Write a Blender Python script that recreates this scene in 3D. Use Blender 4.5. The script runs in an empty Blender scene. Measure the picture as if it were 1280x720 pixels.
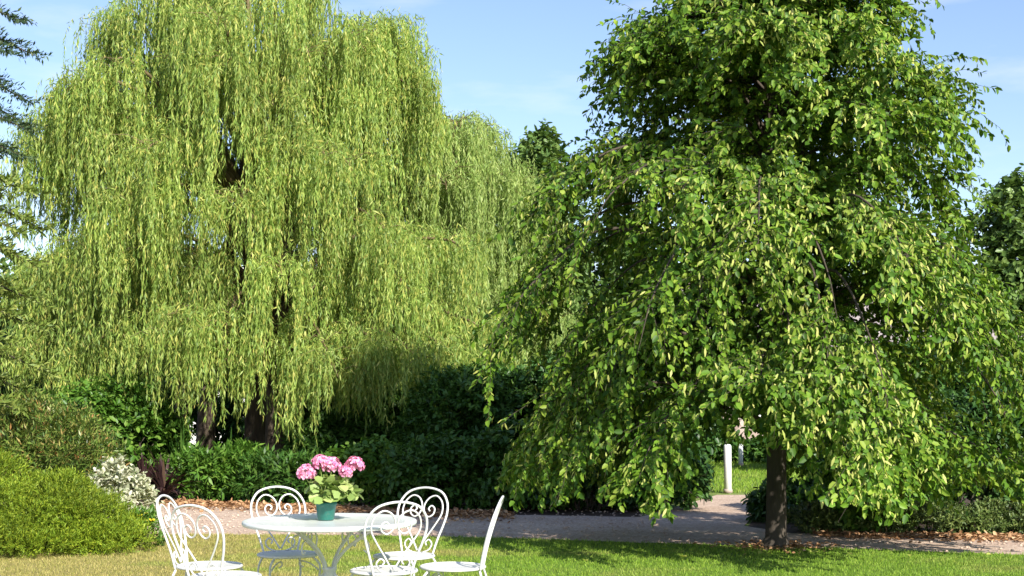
import bpy, math, random
import numpy as np
from mathutils import Vector

random.seed(7)
RNG = np.random.default_rng(11)
S = bpy.context.scene
COL = S.collection
CAM_H, FPX, HOR = 1.5, 1770.0, 500.0
PITCH = math.atan((HOR - 360) / FPX)
SUN_AZ, SUN_EL = math.radians(150), math.radians(33)      # azimuth clockwise from +Y


def at(px, py, Y):
    """world point on the plane y=Y seen at photo pixel (px, py)"""
    cx, cz = (px - 640) / FPX, (360 - py) / FPX
    dy = math.cos(PITCH) - cz * math.sin(PITCH)
    dz = math.sin(PITCH) + cz * math.cos(PITCH)
    k = Y / dy
    return Vector((cx * k, Y, CAM_H + dz * k))


def gx(px, Y):
    return at(px, HOR + CAM_H * FPX / Y, Y).x


# ------------------------------------------------------------------ materials
def new_mat(name):
    m = bpy.data.materials.new(name)
    m.use_nodes = True
    nt = m.node_tree
    return m, nt, nt.nodes['Principled BSDF'], nt.nodes['Material Output']


def node(nt, kind, **kw):
    n = nt.nodes.new(kind)
    for k, v in kw.items():
        setattr(n, k, v)
    return n


def ramp(nt, fac, stops):
    r = node(nt, 'ShaderNodeValToRGB')
    e = r.color_ramp.elements
    while len(e) < len(stops):
        e.new(0.5)
    for i, (p, c) in enumerate(stops):
        e[i].position = p
        e[i].color = (*c, 1)
    nt.links.new(fac, r.inputs[0])
    return r.outputs[0]


def noise(nt, scale, detail=4, rough=.6, coord='Object', stretch=None):
    t = node(nt, 'ShaderNodeTexCoord')
    n = node(nt, 'ShaderNodeTexNoise')
    n.inputs['Scale'].default_value = scale
    n.inputs['Detail'].default_value = detail
    n.inputs['Roughness'].default_value = rough
    if stretch:
        mp = node(nt, 'ShaderNodeMapping')
        mp.inputs['Scale'].default_value = stretch
        nt.links.new(t.outputs[coord], mp.inputs[0])
        nt.links.new(mp.outputs[0], n.inputs['Vector'])
    else:
        nt.links.new(t.outputs[coord], n.inputs['Vector'])
    return n.outputs['Fac']


def bump(nt, bsdf, h, strength=.4, dist=.02):
    b = node(nt, 'ShaderNodeBump')
    b.inputs['Strength'].default_value = strength
    b.inputs['Distance'].default_value = dist
    nt.links.new(h, b.inputs['Height'])
    nt.links.new(b.outputs[0], bsdf.inputs['Normal'])


def mixc(nt, fac, a, b, mode='MIX'):
    m = node(nt, 'ShaderNodeMix', data_type='RGBA', blend_type=mode)
    for sock, v in ((m.inputs[0], fac), (m.inputs[6], a), (m.inputs[7], b)):
        if hasattr(v, 'links'):
            nt.links.new(v, sock)
        elif isinstance(v, tuple):
            sock.default_value = (*v, 1)
        else:
            sock.default_value = v
    return m.outputs[2]


def foliage(name, stops, trans=.3, tcol=(1.25, 1.2, .7), rough=.42, patch=.9, patch_scale=1.1, spec=.35):
    """leaf: colour differs leaf by leaf and, more gently, bough by bough"""
    m, nt, p, out = new_mat(name)
    g = node(nt, 'ShaderNodeNewGeometry')
    c = ramp(nt, g.outputs['Random Per Island'], stops)
    n = noise(nt, patch_scale, 2)
    k = ramp(nt, n, [(.3, (patch,) * 3), (.7, (2 - patch,) * 3)])
    c = mixc(nt, 1.0, c, k, 'MULTIPLY')
    nt.links.new(c, p.inputs['Base Color'])
    p.inputs['Roughness'].default_value = rough
    p.inputs['Specular IOR Level'].default_value = spec
    t = node(nt, 'ShaderNodeBsdfTranslucent')
    tc = mixc(nt, 1.0, c, tcol, 'MULTIPLY')
    nt.links.new(tc, t.inputs[0])
    mx = node(nt, 'ShaderNodeMixShader')
    mx.inputs[0].default_value = trans
    nt.links.new(p.outputs[0], mx.inputs[1])
    nt.links.new(t.outputs[0], mx.inputs[2])
    nt.links.new(mx.outputs[0], out.inputs[0])
    return m


def plain(name, stops, scale=8, rough=.6, bstr=.0, bscale=None, bdist=.02, spec=.4, stretch=None, metal=0):
    m, nt, p, out = new_mat(name)
    n = noise(nt, scale, 5, stretch=stretch)
    nt.links.new(ramp(nt, n, stops), p.inputs['Base Color'])
    p.inputs['Roughness'].default_value = rough
    p.inputs['Specular IOR Level'].default_value = spec
    p.inputs['Metallic'].default_value = metal
    if bstr:
        bump(nt, p, noise(nt, bscale or scale, 6, stretch=stretch), bstr, bdist)
    return m


M = {}
M['linden_leaf'] = foliage('linden_leaf', [(0, (.042, .105, .012)), (.4, (.095, .195, .018)), (.75, (.165, .28, .026)), (1, (.26, .34, .05))], .28, rough=.48, patch=.8, spec=.25)
M['bract'] = foliage('bract', [(0, (.30, .38, .07)), (.6, (.46, .51, .12)), (1, (.62, .60, .20))], .35, rough=.6, patch=.95)
M['willow_leaf'] = foliage('willow_leaf', [(0, (.14, .245, .045)), (.5, (.27, .38, .075)), (.85, (.40, .475, .11)), (1, (.54, .50, .13))], .35, rough=.5, patch=.80, patch_scale=.8)
M['willow_leaf_pale'] = foliage('willow_leaf_pale', [(0, (.17, .27, .06)), (.5, (.28, .39, .10)), (1, (.40, .47, .15))], .35, rough=.5, patch=.85)
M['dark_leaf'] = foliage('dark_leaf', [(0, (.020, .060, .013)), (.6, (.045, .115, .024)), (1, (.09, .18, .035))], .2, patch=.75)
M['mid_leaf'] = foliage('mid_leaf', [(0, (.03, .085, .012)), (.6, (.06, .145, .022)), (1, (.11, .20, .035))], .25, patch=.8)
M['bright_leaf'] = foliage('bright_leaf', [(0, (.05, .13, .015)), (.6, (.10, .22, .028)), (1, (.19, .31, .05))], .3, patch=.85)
M['far_leaf'] = foliage('far_leaf', [(0, (.065, .125, .03)), (.6, (.115, .195, .045)), (1, (.18, .26, .065))], .2, patch=.75, patch_scale=.4)
M['conifer'] = foliage('conifer', [(0, (.022, .055, .024)), (.6, (.05, .095, .035)), (1, (.11, .15, .05))], .15, rough=.55, patch=.75, patch_scale=1.6)
M['conifer_lower'] = foliage('conifer_lower', [(0, (.09, .15, .025)), (.6, (.17, .24, .04)), (1, (.28, .31, .08))], .2, rough=.55, patch=.8, patch_scale=1.6)
M['gold_heath'] = foliage('gold_heath', [(0, (.12, .20, .012)), (.5, (.17, .26, .018)), (1, (.33, .39, .03))], .25, rough=.6, patch=.7, patch_scale=2.5)
M['rust_leaf'] = foliage('rust_leaf', [(0, (.03, .07, .012)), (.45, (.11, .18, .03)), (.78, (.23, .29, .06)), (.94, (.30, .24, .08)), (1, (.34, .14, .05))], .22, patch=.75, patch_scale=2.)
M['white_leaf'] = foliage('white_leaf', [(0, (.20, .25, .12)), (.4, (.46, .48, .33)), (1, (.72, .70, .56))], .25, rough=.6)
M['purple_leaf'] = foliage('purple_leaf', [(0, (.025, .012, .014)), (.6, (.06, .03, .03)), (1, (.15, .10, .06))], .12)
M['yellow_petal'] = foliage('yellow_petal', [(0, (.55, .45, .02)), (1, (.75, .62, .04))], .2)
M['hedge_leaf'] = foliage('hedge_leaf', [(0, (.05, .09, .02)), (.6, (.10, .15, .035)), (1, (.18, .22, .06))], .15, patch=.75, patch_scale=3)
M['pot_leaf'] = foliage('pot_leaf', [(0, (.16, .26, .06)), (.6, (.28, .38, .11)), (1, (.42, .48, .18))], .25, rough=.5)
M['pink_petal'] = foliage('pink_petal', [(0, (.70, .16, .40)), (.5, (.82, .36, .58)), (1, (.88, .58, .72))], .3, rough=.6)
M['litter'] = foliage('litter', [(0, (.22, .11, .05)), (.6, (.38, .21, .10)), (1, (.55, .36, .2))], .05, rough=.8)
M['blade'] = None
M['bark_linden'] = plain('bark_linden', [(.3, (.032, .026, .020)), (.7, (.085, .07, .054))], 9, .9, .8, 22, .02, stretch=(1, 1, .25))
M['bark_willow'] = plain('bark_willow', [(.3, (.05, .036, .026)), (.7, (.15, .115, .085))], 7, .9, 1., 14, .05, stretch=(1, 1, .22))
M['twig'] = plain('twig', [(.3, (.10, .075, .035)), (.7, (.2, .15, .07))], 12, .8)
M['twig_dark'] = plain('twig_dark', [(.3, (.035, .028, .02)), (.7, (.09, .07, .05))], 12, .85)
M['white_iron'] = plain('white_iron', [(.35, (.60, .60, .585)), (.7, (.70, .70, .69))], 14, .38, .12, 60, .003)
M['table_white'] = plain('table_white', [(.3, (.64, .67, .64)), (.7, (.76, .78, .76))], 5, .28, .06, 40, .002)
M['grey_iron'] = plain('grey_iron', [(.3, (.50, .50, .48)), (.7, (.66, .66, .64))], 14, .42, .12, 60, .003)
M['pot'] = plain('pot', [(.3, (.012, .11, .085)), (.7, (.022, .16, .125))], 9, .38)
M['soil'] = plain('soil', [(.3, (.02, .014, .01)), (.7, (.06, .04, .03))], 30, .95, .6, 50)
M['post'] = plain('post', [(.3, (.74, .74, .72)), (.7, (.85, .85, .84))], 9, .6, .2, 18, .01, stretch=(1, 1, .2))
M['glass'] = plain('glass', [(.3, (.03, .035, .04)), (.7, (.06, .07, .08))], 2, .1, spec=.8)
M['render_white'] = plain('render_white', [(.3, (.70, .68, .66)), (.7, (.82, .80, .78))], 2.5, .9, .2, 30, .01)
M['tile'] = plain('tile', [(.3, (.20, .09, .06)), (.7, (.36, .18, .12))], 4, .85, .6, 9, .05, stretch=(1, .3, 1))
M['slate'] = plain('slate', [(.3, (.22, .19, .18)), (.7, (.36, .31, .30))], 4, .85, .6, 9, .05, stretch=(1, .3, 1))
M['wood_frame'] = plain('wood_frame', [(.3, (.62, .62, .60)), (.7, (.78, .78, .76))], 8, .6)
M['door_paint'] = plain('door_paint', [(.3, (.07, .12, .14)), (.7, (.10, .16, .18))], 8, .5)


def weathered(m, chip, lo, hi, scale):
    nt = m.node_tree
    p = nt.nodes['Principled BSDF']
    src = p.inputs['Base Color'].links[0].from_socket
    f = ramp(nt, noise(nt, scale, 6, .7), [(lo, (0, 0, 0)), (hi, (.8, .8, .8))])
    nt.links.new(mixc(nt, f, src, chip), p.inputs['Base Color'])


weathered(M['white_iron'], (.30, .22, .16), .66, .74, 38)
weathered(M['table_white'], (.42, .40, .34), .60, .78, 16)
weathered(M['pot'], (.16, .20, .16), .58, .80, 22)
weathered(M['post'], (.40, .39, .34), .55, .8, 6)


def stone_mat():
    m, nt, p, out = new_mat('stone_wall')
    t = node(nt, 'ShaderNodeTexCoord')
    v = node(nt, 'ShaderNodeTexVoronoi')
    v.inputs['Scale'].default_value = 3.2
    nt.links.new(t.outputs['Object'], v.inputs['Vector'])
    sep = node(nt, 'ShaderNodeSeparateColor')
    nt.links.new(v.outputs['Color'], sep.inputs[0])
    c = ramp(nt, sep.outputs[0], [(0, (.26, .19, .16)), (.5, (.38, .29, .25)), (1, (.48, .40, .36))])
    nt.links.new(c, p.inputs['Base Color'])
    p.inputs['Roughness'].default_value = .9
    bump(nt, p, v.outputs['Distance'], -.6, .04)
    return m


def gravel_mat():
    m, nt, p, out = new_mat('gravel')
    t = node(nt, 'ShaderNodeTexCoord')
    v = node(nt, 'ShaderNodeTexVoronoi')
    v.inputs['Scale'].default_value = 42
    nt.links.new(t.outputs['Object'], v.inputs['Vector'])
    sep = node(nt, 'ShaderNodeSeparateColor')
    nt.links.new(v.outputs['Color'], sep.inputs[0])
    c = ramp(nt, sep.outputs[0], [(0, (.42, .31, .235)), (.4, (.52, .40, .31)), (.75, (.60, .475, .375)), (1, (.70, .58, .48))])
    big = ramp(nt, noise(nt, .55, 5, .65), [(.3, (.82, .78, .75)), (.7, (1.05, 1.04, 1.03))])
    c = mixc(nt, 1, c, big, 'MULTIPLY')
    wet = ramp(nt, noise(nt, 2.2, 5, .7, stretch=(.3, 1.3, 1)), [(.35, (.86, .82, .8)), (.6, (1, 1, 1))])
    c = mixc(nt, 1, c, wet, 'MULTIPLY')
    nt.links.new(c, p.inputs['Base Color'])
    p.inputs['Roughness'].default_value = .92
    bump(nt, p, v.outputs['Distance'], .35, .010)
    return m


def grass_color(nt):
    """green lawn with straw-dry patches, driest towards the shrub bed on the left"""
    t = node(nt, 'ShaderNodeTexCoord')
    sx = node(nt, 'ShaderNodeSeparateXYZ')
    nt.links.new(t.outputs['Object'], sx.inputs[0])
    n = noise(nt, .8, 6, .68, stretch=(.7, 1.4, 1))
    mr = node(nt, 'ShaderNodeMapRange')
    mr.inputs[1].default_value, mr.inputs[2].default_value = -4.8, .6
    mr.inputs[3].default_value, mr.inputs[4].default_value = .46, -.08
    nt.links.new(sx.outputs[0], mr.inputs[0])
    ad = node(nt, 'ShaderNodeMath', operation='ADD')
    nt.links.new(n, ad.inputs[0])
    nt.links.new(mr.outputs[0], ad.inputs[1])
    return ad.outputs[0]


def lawn_mat(name, blade=False):
    m, nt, p, out = new_mat(name)
    dry = grass_color(nt)
    if blade:
        g = node(nt, 'ShaderNodeNewGeometry')
        rnd = g.outputs['Random Per Island']
        gr = ramp(nt, rnd, [(0, (.12, .23, .018)), (.55, (.20, .335, .03)), (1, (.31, .42, .06))])
        st = ramp(nt, rnd, [(0, (.24, .25, .055)), (.5, (.39, .34, .11)), (1, (.54, .44, .18))])
    else:
        n2 = noise(nt, 30, 5, .7)
        gr = ramp(nt, n2, [(.3, (.08, .15, .016)), (.7, (.15, .24, .03))])
        st = ramp(nt, n2, [(.3, (.20, .18, .05)), (.7, (.36, .29, .11))])
        bump(nt, p, noise(nt, 60, 4), .6, .02)
    f = ramp(nt, dry, [(.47, (0, 0, 0)), (.78, (.92, .92, .92))])
    c = mixc(nt, f, gr, st)
    nt.links.new(c, p.inputs['Base Color'])
    p.inputs['Roughness'].default_value = .6 if blade else .95
    p.inputs['Specular IOR Level'].default_value = .25
    if blade:
        t = node(nt, 'ShaderNodeBsdfTranslucent')
        nt.links.new(c, t.inputs[0])
        mx = node(nt, 'ShaderNodeMixShader')
        mx.inputs[0].default_value = .3
        nt.links.new(p.outputs[0], mx.inputs[1])
        nt.links.new(t.outputs[0], mx.inputs[2])
        nt.links.new(mx.outputs[0], out.inputs[0])
    return m


M['stone'] = stone_mat()
M['gravel'] = gravel_mat()
M['lawn'] = lawn_mat('lawn')
M['blade'] = lawn_mat('grass_blade', True)
M['field'] = plain('field', [(.3, (.09, .15, .02)), (.7, (.19, .24, .045))], 1.2, .95, .5, 40, .03)
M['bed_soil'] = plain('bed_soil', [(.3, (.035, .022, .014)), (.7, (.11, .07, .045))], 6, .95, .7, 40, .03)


# ------------------------------------------------------------------ object helpers
def tag(o, label, cat, group=None, kind=None):
    o['label'] = label
    o['category'] = cat
    if group:
        o['group'] = group
    if kind:
        o['kind'] = kind
    return o


def empty(name, loc, rz=0):
    o = bpy.data.objects.new(name, None)
    o.empty_display_size = .1
    o.location = loc
    o.rotation_euler = (0, 0, rz)
    COL.objects.link(o)
    return o


class MB:
    def __init__(s):
        s.v, s.f = [], []

    def tube(s, pts, r, n=8, cap=True):
        pts = [Vector(p) for p in pts]
        rs = r if hasattr(r, '__len__') else [r] * len(pts)
        b = len(s.v)
        prev = None
        for i, p in enumerate(pts):
            t = (pts[min(i + 1, len(pts) - 1)] - pts[max(i - 1, 0)])
            t = t.normalized() if t.length > 1e-9 else Vector((0, 0, 1))
            if prev is None:
                u = t.orthogonal().normalized()
            else:
                u = (prev - t * prev.dot(t))
                u = u.normalized() if u.length > 1e-6 else t.orthogonal().normalized()
            prev = u
            w = t.cross(u)
            for k in range(n):
                a = 2 * math.pi * k / n
                s.v.append(p + (u * math.cos(a) + w * math.sin(a)) * rs[i])
        for i in range(len(pts) - 1):
            for k in range(n):
                a, c = b + i * n + k, b + i * n + (k + 1) % n
                s.f.append((a, c, c + n, a + n))
        if cap:
            s.f.append(tuple(b + k for k in range(n))[::-1])
            e = b + (len(pts) - 1) * n
            s.f.append(tuple(e + k for k in range(n)))
        return s

    def lathe(s, prof, n=32, c=(0, 0, 0)):
        b = len(s.v)
        c = Vector(c)
        for r, z in prof:
            for k in range(n):
                a = 2 * math.pi * k / n
                s.v.append(c + Vector((r * math.cos(a), r * math.sin(a), z)))
        for i in range(len(prof) - 1):
            for k in range(n):
                a, d = b + i * n + k, b + i * n + (k + 1) % n
                s.f.append((a, d, d + n, a + n))
        return s

    def box(s, x0, x1, y0, y1, z0, z1):
        b = len(s.v)
        s.v += [Vector((x, y, z)) for z in (z0, z1) for x, y in ((x0, y0), (x1, y0), (x1, y1), (x0, y1))]
        s.f += [tuple(b + i for i in q) for q in ((3, 2, 1, 0), (4, 5, 6, 7), (0, 1, 5, 4), (1, 2, 6, 5), (2, 3, 7, 6), (3, 0, 4, 7))]
        return s

    def poly(s, pts):
        b = len(s.v)
        s.v += [Vector(p) for p in pts]
        s.f.append(tuple(range(b, b + len(pts))))
        return s

    def build(s, name, mat, parent=None, smooth=True, bevel=0):
        me = bpy.data.meshes.new(name)
        me.from_pydata([tuple(v) for v in s.v], [], s.f)
        me.materials.append(mat)
        me.update()
        if smooth:
            me.polygons.foreach_set('use_smooth', [True] * len(me.polygons))
        o = bpy.data.objects.new(name, me)
        COL.objects.link(o)
        if parent:
            o.parent = parent
        if bevel:
            md = o.modifiers.new('bevel', 'BEVEL')
            md.width = bevel
            md.segments = 2
        return o


def spline(ctrl, n=6):
    """Catmull-Rom through the control points"""
    P = [Vector(c) for c in ctrl]
    P = [P[0] * 2 - P[1]] + P + [P[-1] * 2 - P[-2]]
    out = []
    for i in range(1, len(P) - 2):
        for k in range(n):
            t = k / n
            a, b, c, d = P[i - 1], P[i], P[i + 1], P[i + 2]
            out.append(.5 * (2 * b + (c - a) * t + (2 * a - 5 * b + 4 * c - d) * t * t + (3 * b - a - 3 * c + d) * t ** 3))
    out.append(P[-2])
    return out


def nrm(a):
    return a / np.maximum(np.linalg.norm(a, axis=-1, keepdims=True), 1e-9)


BROAD = (np.array([[0, 0, 0], [.22, -.40, .10], [.66, -.36, .07], [1, 0, -.06], [.66, .36, .07], [.22, .40, .10]]), [(0, 3, 2, 1), (0, 5, 4, 3)])
OVAL = (np.array([[0, 0, 0], [.35, -.5, .06], [.75, -.38, .02], [1, 0, -.08], [.75, .38, .02], [.35, .5, .06]]), [(0, 3, 2, 1), (0, 5, 4, 3)])
SLIM = (np.array([[0, 0, 0], [.4, -.5, 0], [1, 0, -.05], [.4, .5, 0]]), [(0, 3, 2, 1)])
STRAP = (np.array([[0, -.2, 0], [.45, -.5, .06], [1, -.18, -.02], [1, .18, -.02], [.45, .5, .06], [0, .2, 0]]), [(0, 5, 4, 1), (1, 4, 3, 2)])


def leaf_mesh(name, pos, a, n, length, width, tmpl, mat, parent=None):
    V, F = tmpl
    N = len(pos)
    a = nrm(a)
    b = nrm(np.cross(n, a))
    n = np.cross(a, b)
    length = np.broadcast_to(np.asarray(length, float), (N,))
    width = np.broadcast_to(np.asarray(width, float), (N,))
    k = len(V)
    co = (pos[:, None, :] + a[:, None, :] * (V[None, :, 0:1] * length[:, None, None])
          + b[:, None, :] * (V[None, :, 1:2] * width[:, None, None])
          + n[:, None, :] * (V[None, :, 2:3] * length[:, None, None])).reshape(-1, 3)
    fa = np.array(F, dtype=np.int32)
    idx = (fa[None] + (np.arange(N, dtype=np.int32) * k)[:, None, None]).reshape(-1)
    me = bpy.data.meshes.new(name)
    nf = N * len(F)
    me.vertices.add(len(co))
    me.vertices.foreach_set('co', co.astype(np.float32).ravel())
    me.loops.add(len(idx))
    me.loops.foreach_set('vertex_index', idx)
    me.polygons.add(nf)
    me.polygons.foreach_set('loop_start', np.arange(nf, dtype=np.int32) * fa.shape[1])
    me.polygons.foreach_set('loop_total', np.full(nf, fa.shape[1], dtype=np.int32))
    me.materials.append(mat)
    me.update(calc_edges=True)
    o = bpy.data.objects.new(name, me)
    COL.objects.link(o)
    if parent:
        o.parent = parent
    return o


def rdir(n, rng=RNG):
    return nrm(rng.normal(size=(n, 3)))


def sprigs(P, A, K, sl, ll, spread, droop, rng=RNG, up=.8):
    """K leaves along each twig; returns leaf pos, axis, normal, length"""
    N = len(P)
    t = (np.arange(K)[None, :] + rng.random((N, K))) / K
    pos = P[:, None, :] + A[:, None, :] * (sl * t)[..., None]
    side = rng.normal(size=(N, K, 3))
    side -= A[:, None, :] * (side * A[:, None, :]).sum(-1, keepdims=True)
    side = nrm(side)
    a = A[:, None, :] * .55 + side * spread
    a[..., 2] -= droop
    nn = A[:, None, :] * .35 + rng.normal(size=(N, K, 3)) * .35
    nn[..., 2] += up
    L = ll * rng.uniform(.5, 1.2, (N, K))
    return pos.reshape(-1, 3), a.reshape(-1, 3), nrm(nn.reshape(-1, 3)), L.reshape(-1)


def lump_points(blobs, n, rng, lumps=26, zmin=.03):
    """twig bases and outward axes spread over uneven lumps that sit on ellipsoids"""
    Ps, As = [], []
    vol = np.array([b[3] * b[4] * b[5] for b in blobs]) ** .67
    cnt = np.maximum(1, (n * vol / vol.sum()).astype(int))
    for (x, y, z, rx, ry, rz), c in zip(blobs, cnt):
        R = np.array([rx, ry, rz])
        C = np.array([x, y, z])
        ld = rdir(lumps, rng)
        ld[:, 2] = np.where(ld[:, 2] < -.8, -ld[:, 2], ld[:, 2])
        lr = rng.uniform(.50, .92, lumps)
        ls = rng.uniform(.22, .42, lumps)
        w = ls ** 2
        pick = rng.choice(lumps, c, p=w / w.sum())
        d = rdir(c, rng)
        d = nrm(d + ld[pick] * .55 + np.array([0, 0, .25]))
        rad = ls[pick] * rng.uniform(.55, 1.05, c)
        u = ld[pick] * lr[pick][:, None] + d * rad[:, None]
        Ps.append(C + u * R)
        As.append(nrm(d + nrm(u) * .6 + rng.normal(size=(c, 3)) * .25))
    P, A = np.concatenate(Ps), np.concatenate(As)
    k = P[:, 2] > zmin
    return P[k], A[k]


def shrub(name, label, cat, base, blobs, n, K, sl, ll, lw, tmpl, mat, seed, spread=.7, droop=.15, lumps=26, group=None, stems=7, up=.8, stem_mat='twig_dark', part='foliage'):
    rng = np.random.default_rng(seed)
    root = empty(name, base)
    P, A = lump_points(blobs, n, rng, lumps)
    pos, a, nn, L = sprigs(P, A, K, sl, ll, spread, droop, rng, up)
    k = pos[:, 2] > .01
    leaf_mesh(part, pos[k], a[k], nn[k], L[k], L[k] * lw, tmpl, M[mat], root)
    mb = MB()
    for i in range(stems):
        b = blobs[i % len(blobs)]
        an = rng.uniform(0, 6.28)
        e = Vector((b[0] + math.cos(an) * b[3] * .55, b[1] + math.sin(an) * b[4] * .55, b[2] + b[5] * rng.uniform(.1, .6)))
        s0 = Vector((b[0] * .4 + math.cos(an) * .03, b[1] * .4 + math.sin(an) * .03, -.03))
        mid = s0.lerp(e, .5) + Vector((rng.normal() * .05, rng.normal() * .05, .08))
        mb.tube(spline([s0, mid, e], 4), list(np.linspace(.018, .006, 9)), 6)
    mb.build('stems', M[stem_mat], root)
    tag(root, label, cat, group)
    return root


# ------------------------------------------------------------------ ground
def sheet(name, pts, z, mat, kind='structure', label=None, cat=None):
    o = MB().poly([(x, y, z) for x, y in pts]).build(name, mat, None, False)
    o['kind'] = kind
    if label:
        o['label'] = label
        o['category'] = cat
    return o


def gp(px, py):
    Y = CAM_H * FPX / (py - HOR)
    p = at(px, py, Y)
    return (p.x, p.y)


def wavy(pts, amp, step, seed):
    """resample an open line and push it about a little"""
    r = random.Random(seed)
    out = []
    for (x0, y0), (x1, y1) in zip(pts, pts[1:]):
        L = math.hypot(x1 - x0, y1 - y0)
        n = max(1, int(L / step))
        for i in range(n):
            t = i / n
            out.append((x0 + (x1 - x0) * t, y0 + (y1 - y0) * t + r.uniform(-amp, amp)))
    out.append(pts[-1])
    return out


sheet('ground', [(-300, -60), (300, -60), (300, 500), (-300, 500)], -.012, M['field'], label='pale green meadow running back beyond the gravel drive', cat='ground')
lawn_edge = wavy([(-14, 16.6), gp(150, 666), gp(420, 668), gp(620, 671), gp(800, 677), gp(980, 682), gp(1280, 692), (12, 13.2)], .035, .12, 3)
sheet('lawn', [(-14, -12)] + [(12, -12)] + lawn_edge[::-1], .012, M['lawn'], label='mown lawn, straw dry at the left and green at the right', cat='lawn')
far_edge = wavy([(-14, 21.6), gp(200, 626), gp(480, 636), gp(560, 640), gp(800, 644)], .05, .15, 4)
drive_l = [gp(815, 640), gp(880, 622), gp(896, 617)]
drive_r = [gp(968, 617), gp(955, 630), gp(930, 655), gp(990, 664)]
right_edge = wavy([gp(990, 664), gp(1280, 670), (13, 15.2)], .04, .15, 5)
path_poly = [(-14, 13)] + [(13, 11.5)] + right_edge[::-1] + drive_r[::-1] + drive_l[::-1] + far_edge[::-1]
sheet('path', path_poly, -.002, M['gravel'], label='pinkish gravel path crossing behind the lawn', cat='path')
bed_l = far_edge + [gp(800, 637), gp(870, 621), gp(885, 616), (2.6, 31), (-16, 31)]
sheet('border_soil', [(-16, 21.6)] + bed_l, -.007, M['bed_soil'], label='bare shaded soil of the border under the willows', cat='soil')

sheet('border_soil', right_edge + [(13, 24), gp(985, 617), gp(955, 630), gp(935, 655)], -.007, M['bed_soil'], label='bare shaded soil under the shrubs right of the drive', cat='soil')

# grass blades of the mown lawn
rng = np.random.default_rng(5)
N = 150000
bx = rng.uniform(-5.4, 6.0, N)
by = 11.2 + 5.6 * rng.random(N)
le = np.array(lawn_edge)
o_ = np.argsort(le[:, 0])
lim = np.interp(bx, le[o_, 0], le[o_, 1])
k = (by < lim + rng.normal(size=N) * .03) & (np.abs(bx) < .37 * by + .2)
bx, by = bx[k], by[k]
N = len(bx)
pos = np.stack([bx, by, np.full(N, .008)], 1)
a = np.stack([rng.normal(size=N) * .45, rng.normal(size=N) * .45, np.ones(N)], 1)
nn = np.stack([rng.normal(size=N), rng.normal(size=N), rng.normal(size=N) * .2], 1)
BL = (np.array([[0, -.5, 0], [.6, -.36, .03], [1, 0, .12], [.6, .36, .03], [0, .5, 0]])[[0, 1, 2, 3, 4]], [(0, 4, 3, 1), (1, 3, 2, 2)])
BL = (np.array([[0, -.5, 0], [1, -.12, .1], [1, .12, .1], [0, .5, 0]]), [(0, 3, 2, 1)])
g = leaf_mesh('grass', pos, a, nn, rng.uniform(.012, .036, N), rng.uniform(.005, .010, N), BL, M['blade'])
tag(g, 'short mown grass blades covering the lawn', 'grass', kind='stuff')

# rougher grass of the meadow beyond the drive
N = 26000
bx = rng.uniform(1.2, 9.5, N)
by = 23.2 + 12 * rng.random(N)
pos = np.stack([bx, by, np.full(N, -.012)], 1)
a = np.stack([rng.normal(size=N) * .4, rng.normal(size=N) * .4, np.ones(N)], 1)
nn = np.stack([rng.normal(size=N), rng.normal(size=N), rng.normal(size=N) * .2], 1)
g = leaf_mesh('meadow_grass', pos, a, nn, rng.uniform(.035, .09, N), rng.uniform(.012, .02, N), BL, M['blade'])
tag(g, 'longer bright grass of the meadow behind the white posts', 'grass', kind='stuff')

# leaf litter along the path edges
N = 5200
u = rng.random(N)
xl, xr = gx(205, 20.8), gx(640, 19.2)
bx = xl + (xr - xl) * u
fe = np.array(far_edge)
o_ = np.argsort(fe[:, 0])
by = np.interp(bx, fe[o_, 0], fe[o_, 1]) - np.abs(rng.normal(size=N)) * .55 + .25
n2 = 2600
bx2 = rng.uniform(3.4, 6.2, n2)
re = np.array(right_edge)
o_ = np.argsort(re[:, 0])
by2 = np.interp(bx2, re[o_, 0], re[o_, 1]) - np.abs(rng.normal(size=n2)) * .3 + .12
bx, by = np.concatenate([bx, bx2]), np.concatenate([by, by2])
N = len(bx)
pos = np.stack([bx, by, rng.uniform(.003, .03, N)], 1)
a = rng.normal(size=(N, 3)) * [1, 1, .25]
nn = rng.normal(size=(N, 3)) * .35 + [0, 0, 1]
g = leaf_mesh('leaf_litter', pos, a, nn, rng.uniform(.04, .09, N), rng.uniform(.025, .05, N), OVAL, M['litter'])
tag(g, 'rusty brown fallen leaves lying along the edges of the gravel path', 'leaf litter', kind='stuff')

# fine twigs and pebbles on the gravel
N = 4000
bx = rng.uniform(-6.5, 6.5, N)
by = rng.uniform(14.2, 20.6, N)
fe_o = np.argsort(fe[:, 0])
k = (by > np.interp(bx, le[np.argsort(le[:, 0]), 0], le[np.argsort(le[:, 0]), 1]) + .05) & (by < np.where(bx < 1.8, 20.5, 15.6))
pos = np.stack([bx, by, np.full(N, .004)], 1)[k]
N = len(pos)
PEB = (np.array([[0, -.5, 0], [1, -.5, 0], [1, .5, 0], [0, .5, 0], [.3, 0, .45]]), [(0, 1, 4, 4)])
v = np.array([[0, -.5, 0], [1, -.5, 0], [1, .5, 0], [0, .5, 0], [.2, -.3, .4], [.8, -.3, .4], [.8, .3, .4], [.2, .3, .4]])
PEB = (v, [(0, 1, 5, 4), (1, 2, 6, 5), (2, 3, 7, 6), (3, 0, 4, 7), (4, 5, 6, 7)])
sz = rng.uniform(.012, .035, N)
a = rng.normal(size=(N, 3)) * [1, 1, .05]
g = leaf_mesh('pebbles', pos, a, np.tile([0, 0, 1.], (N, 1)) + rng.normal(size=(N, 3)) * .05, sz, sz * .8, PEB, M['gravel'])
tag(g, 'loose pale pebbles scattered over the gravel path', 'pebbles', kind='stuff')


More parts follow.
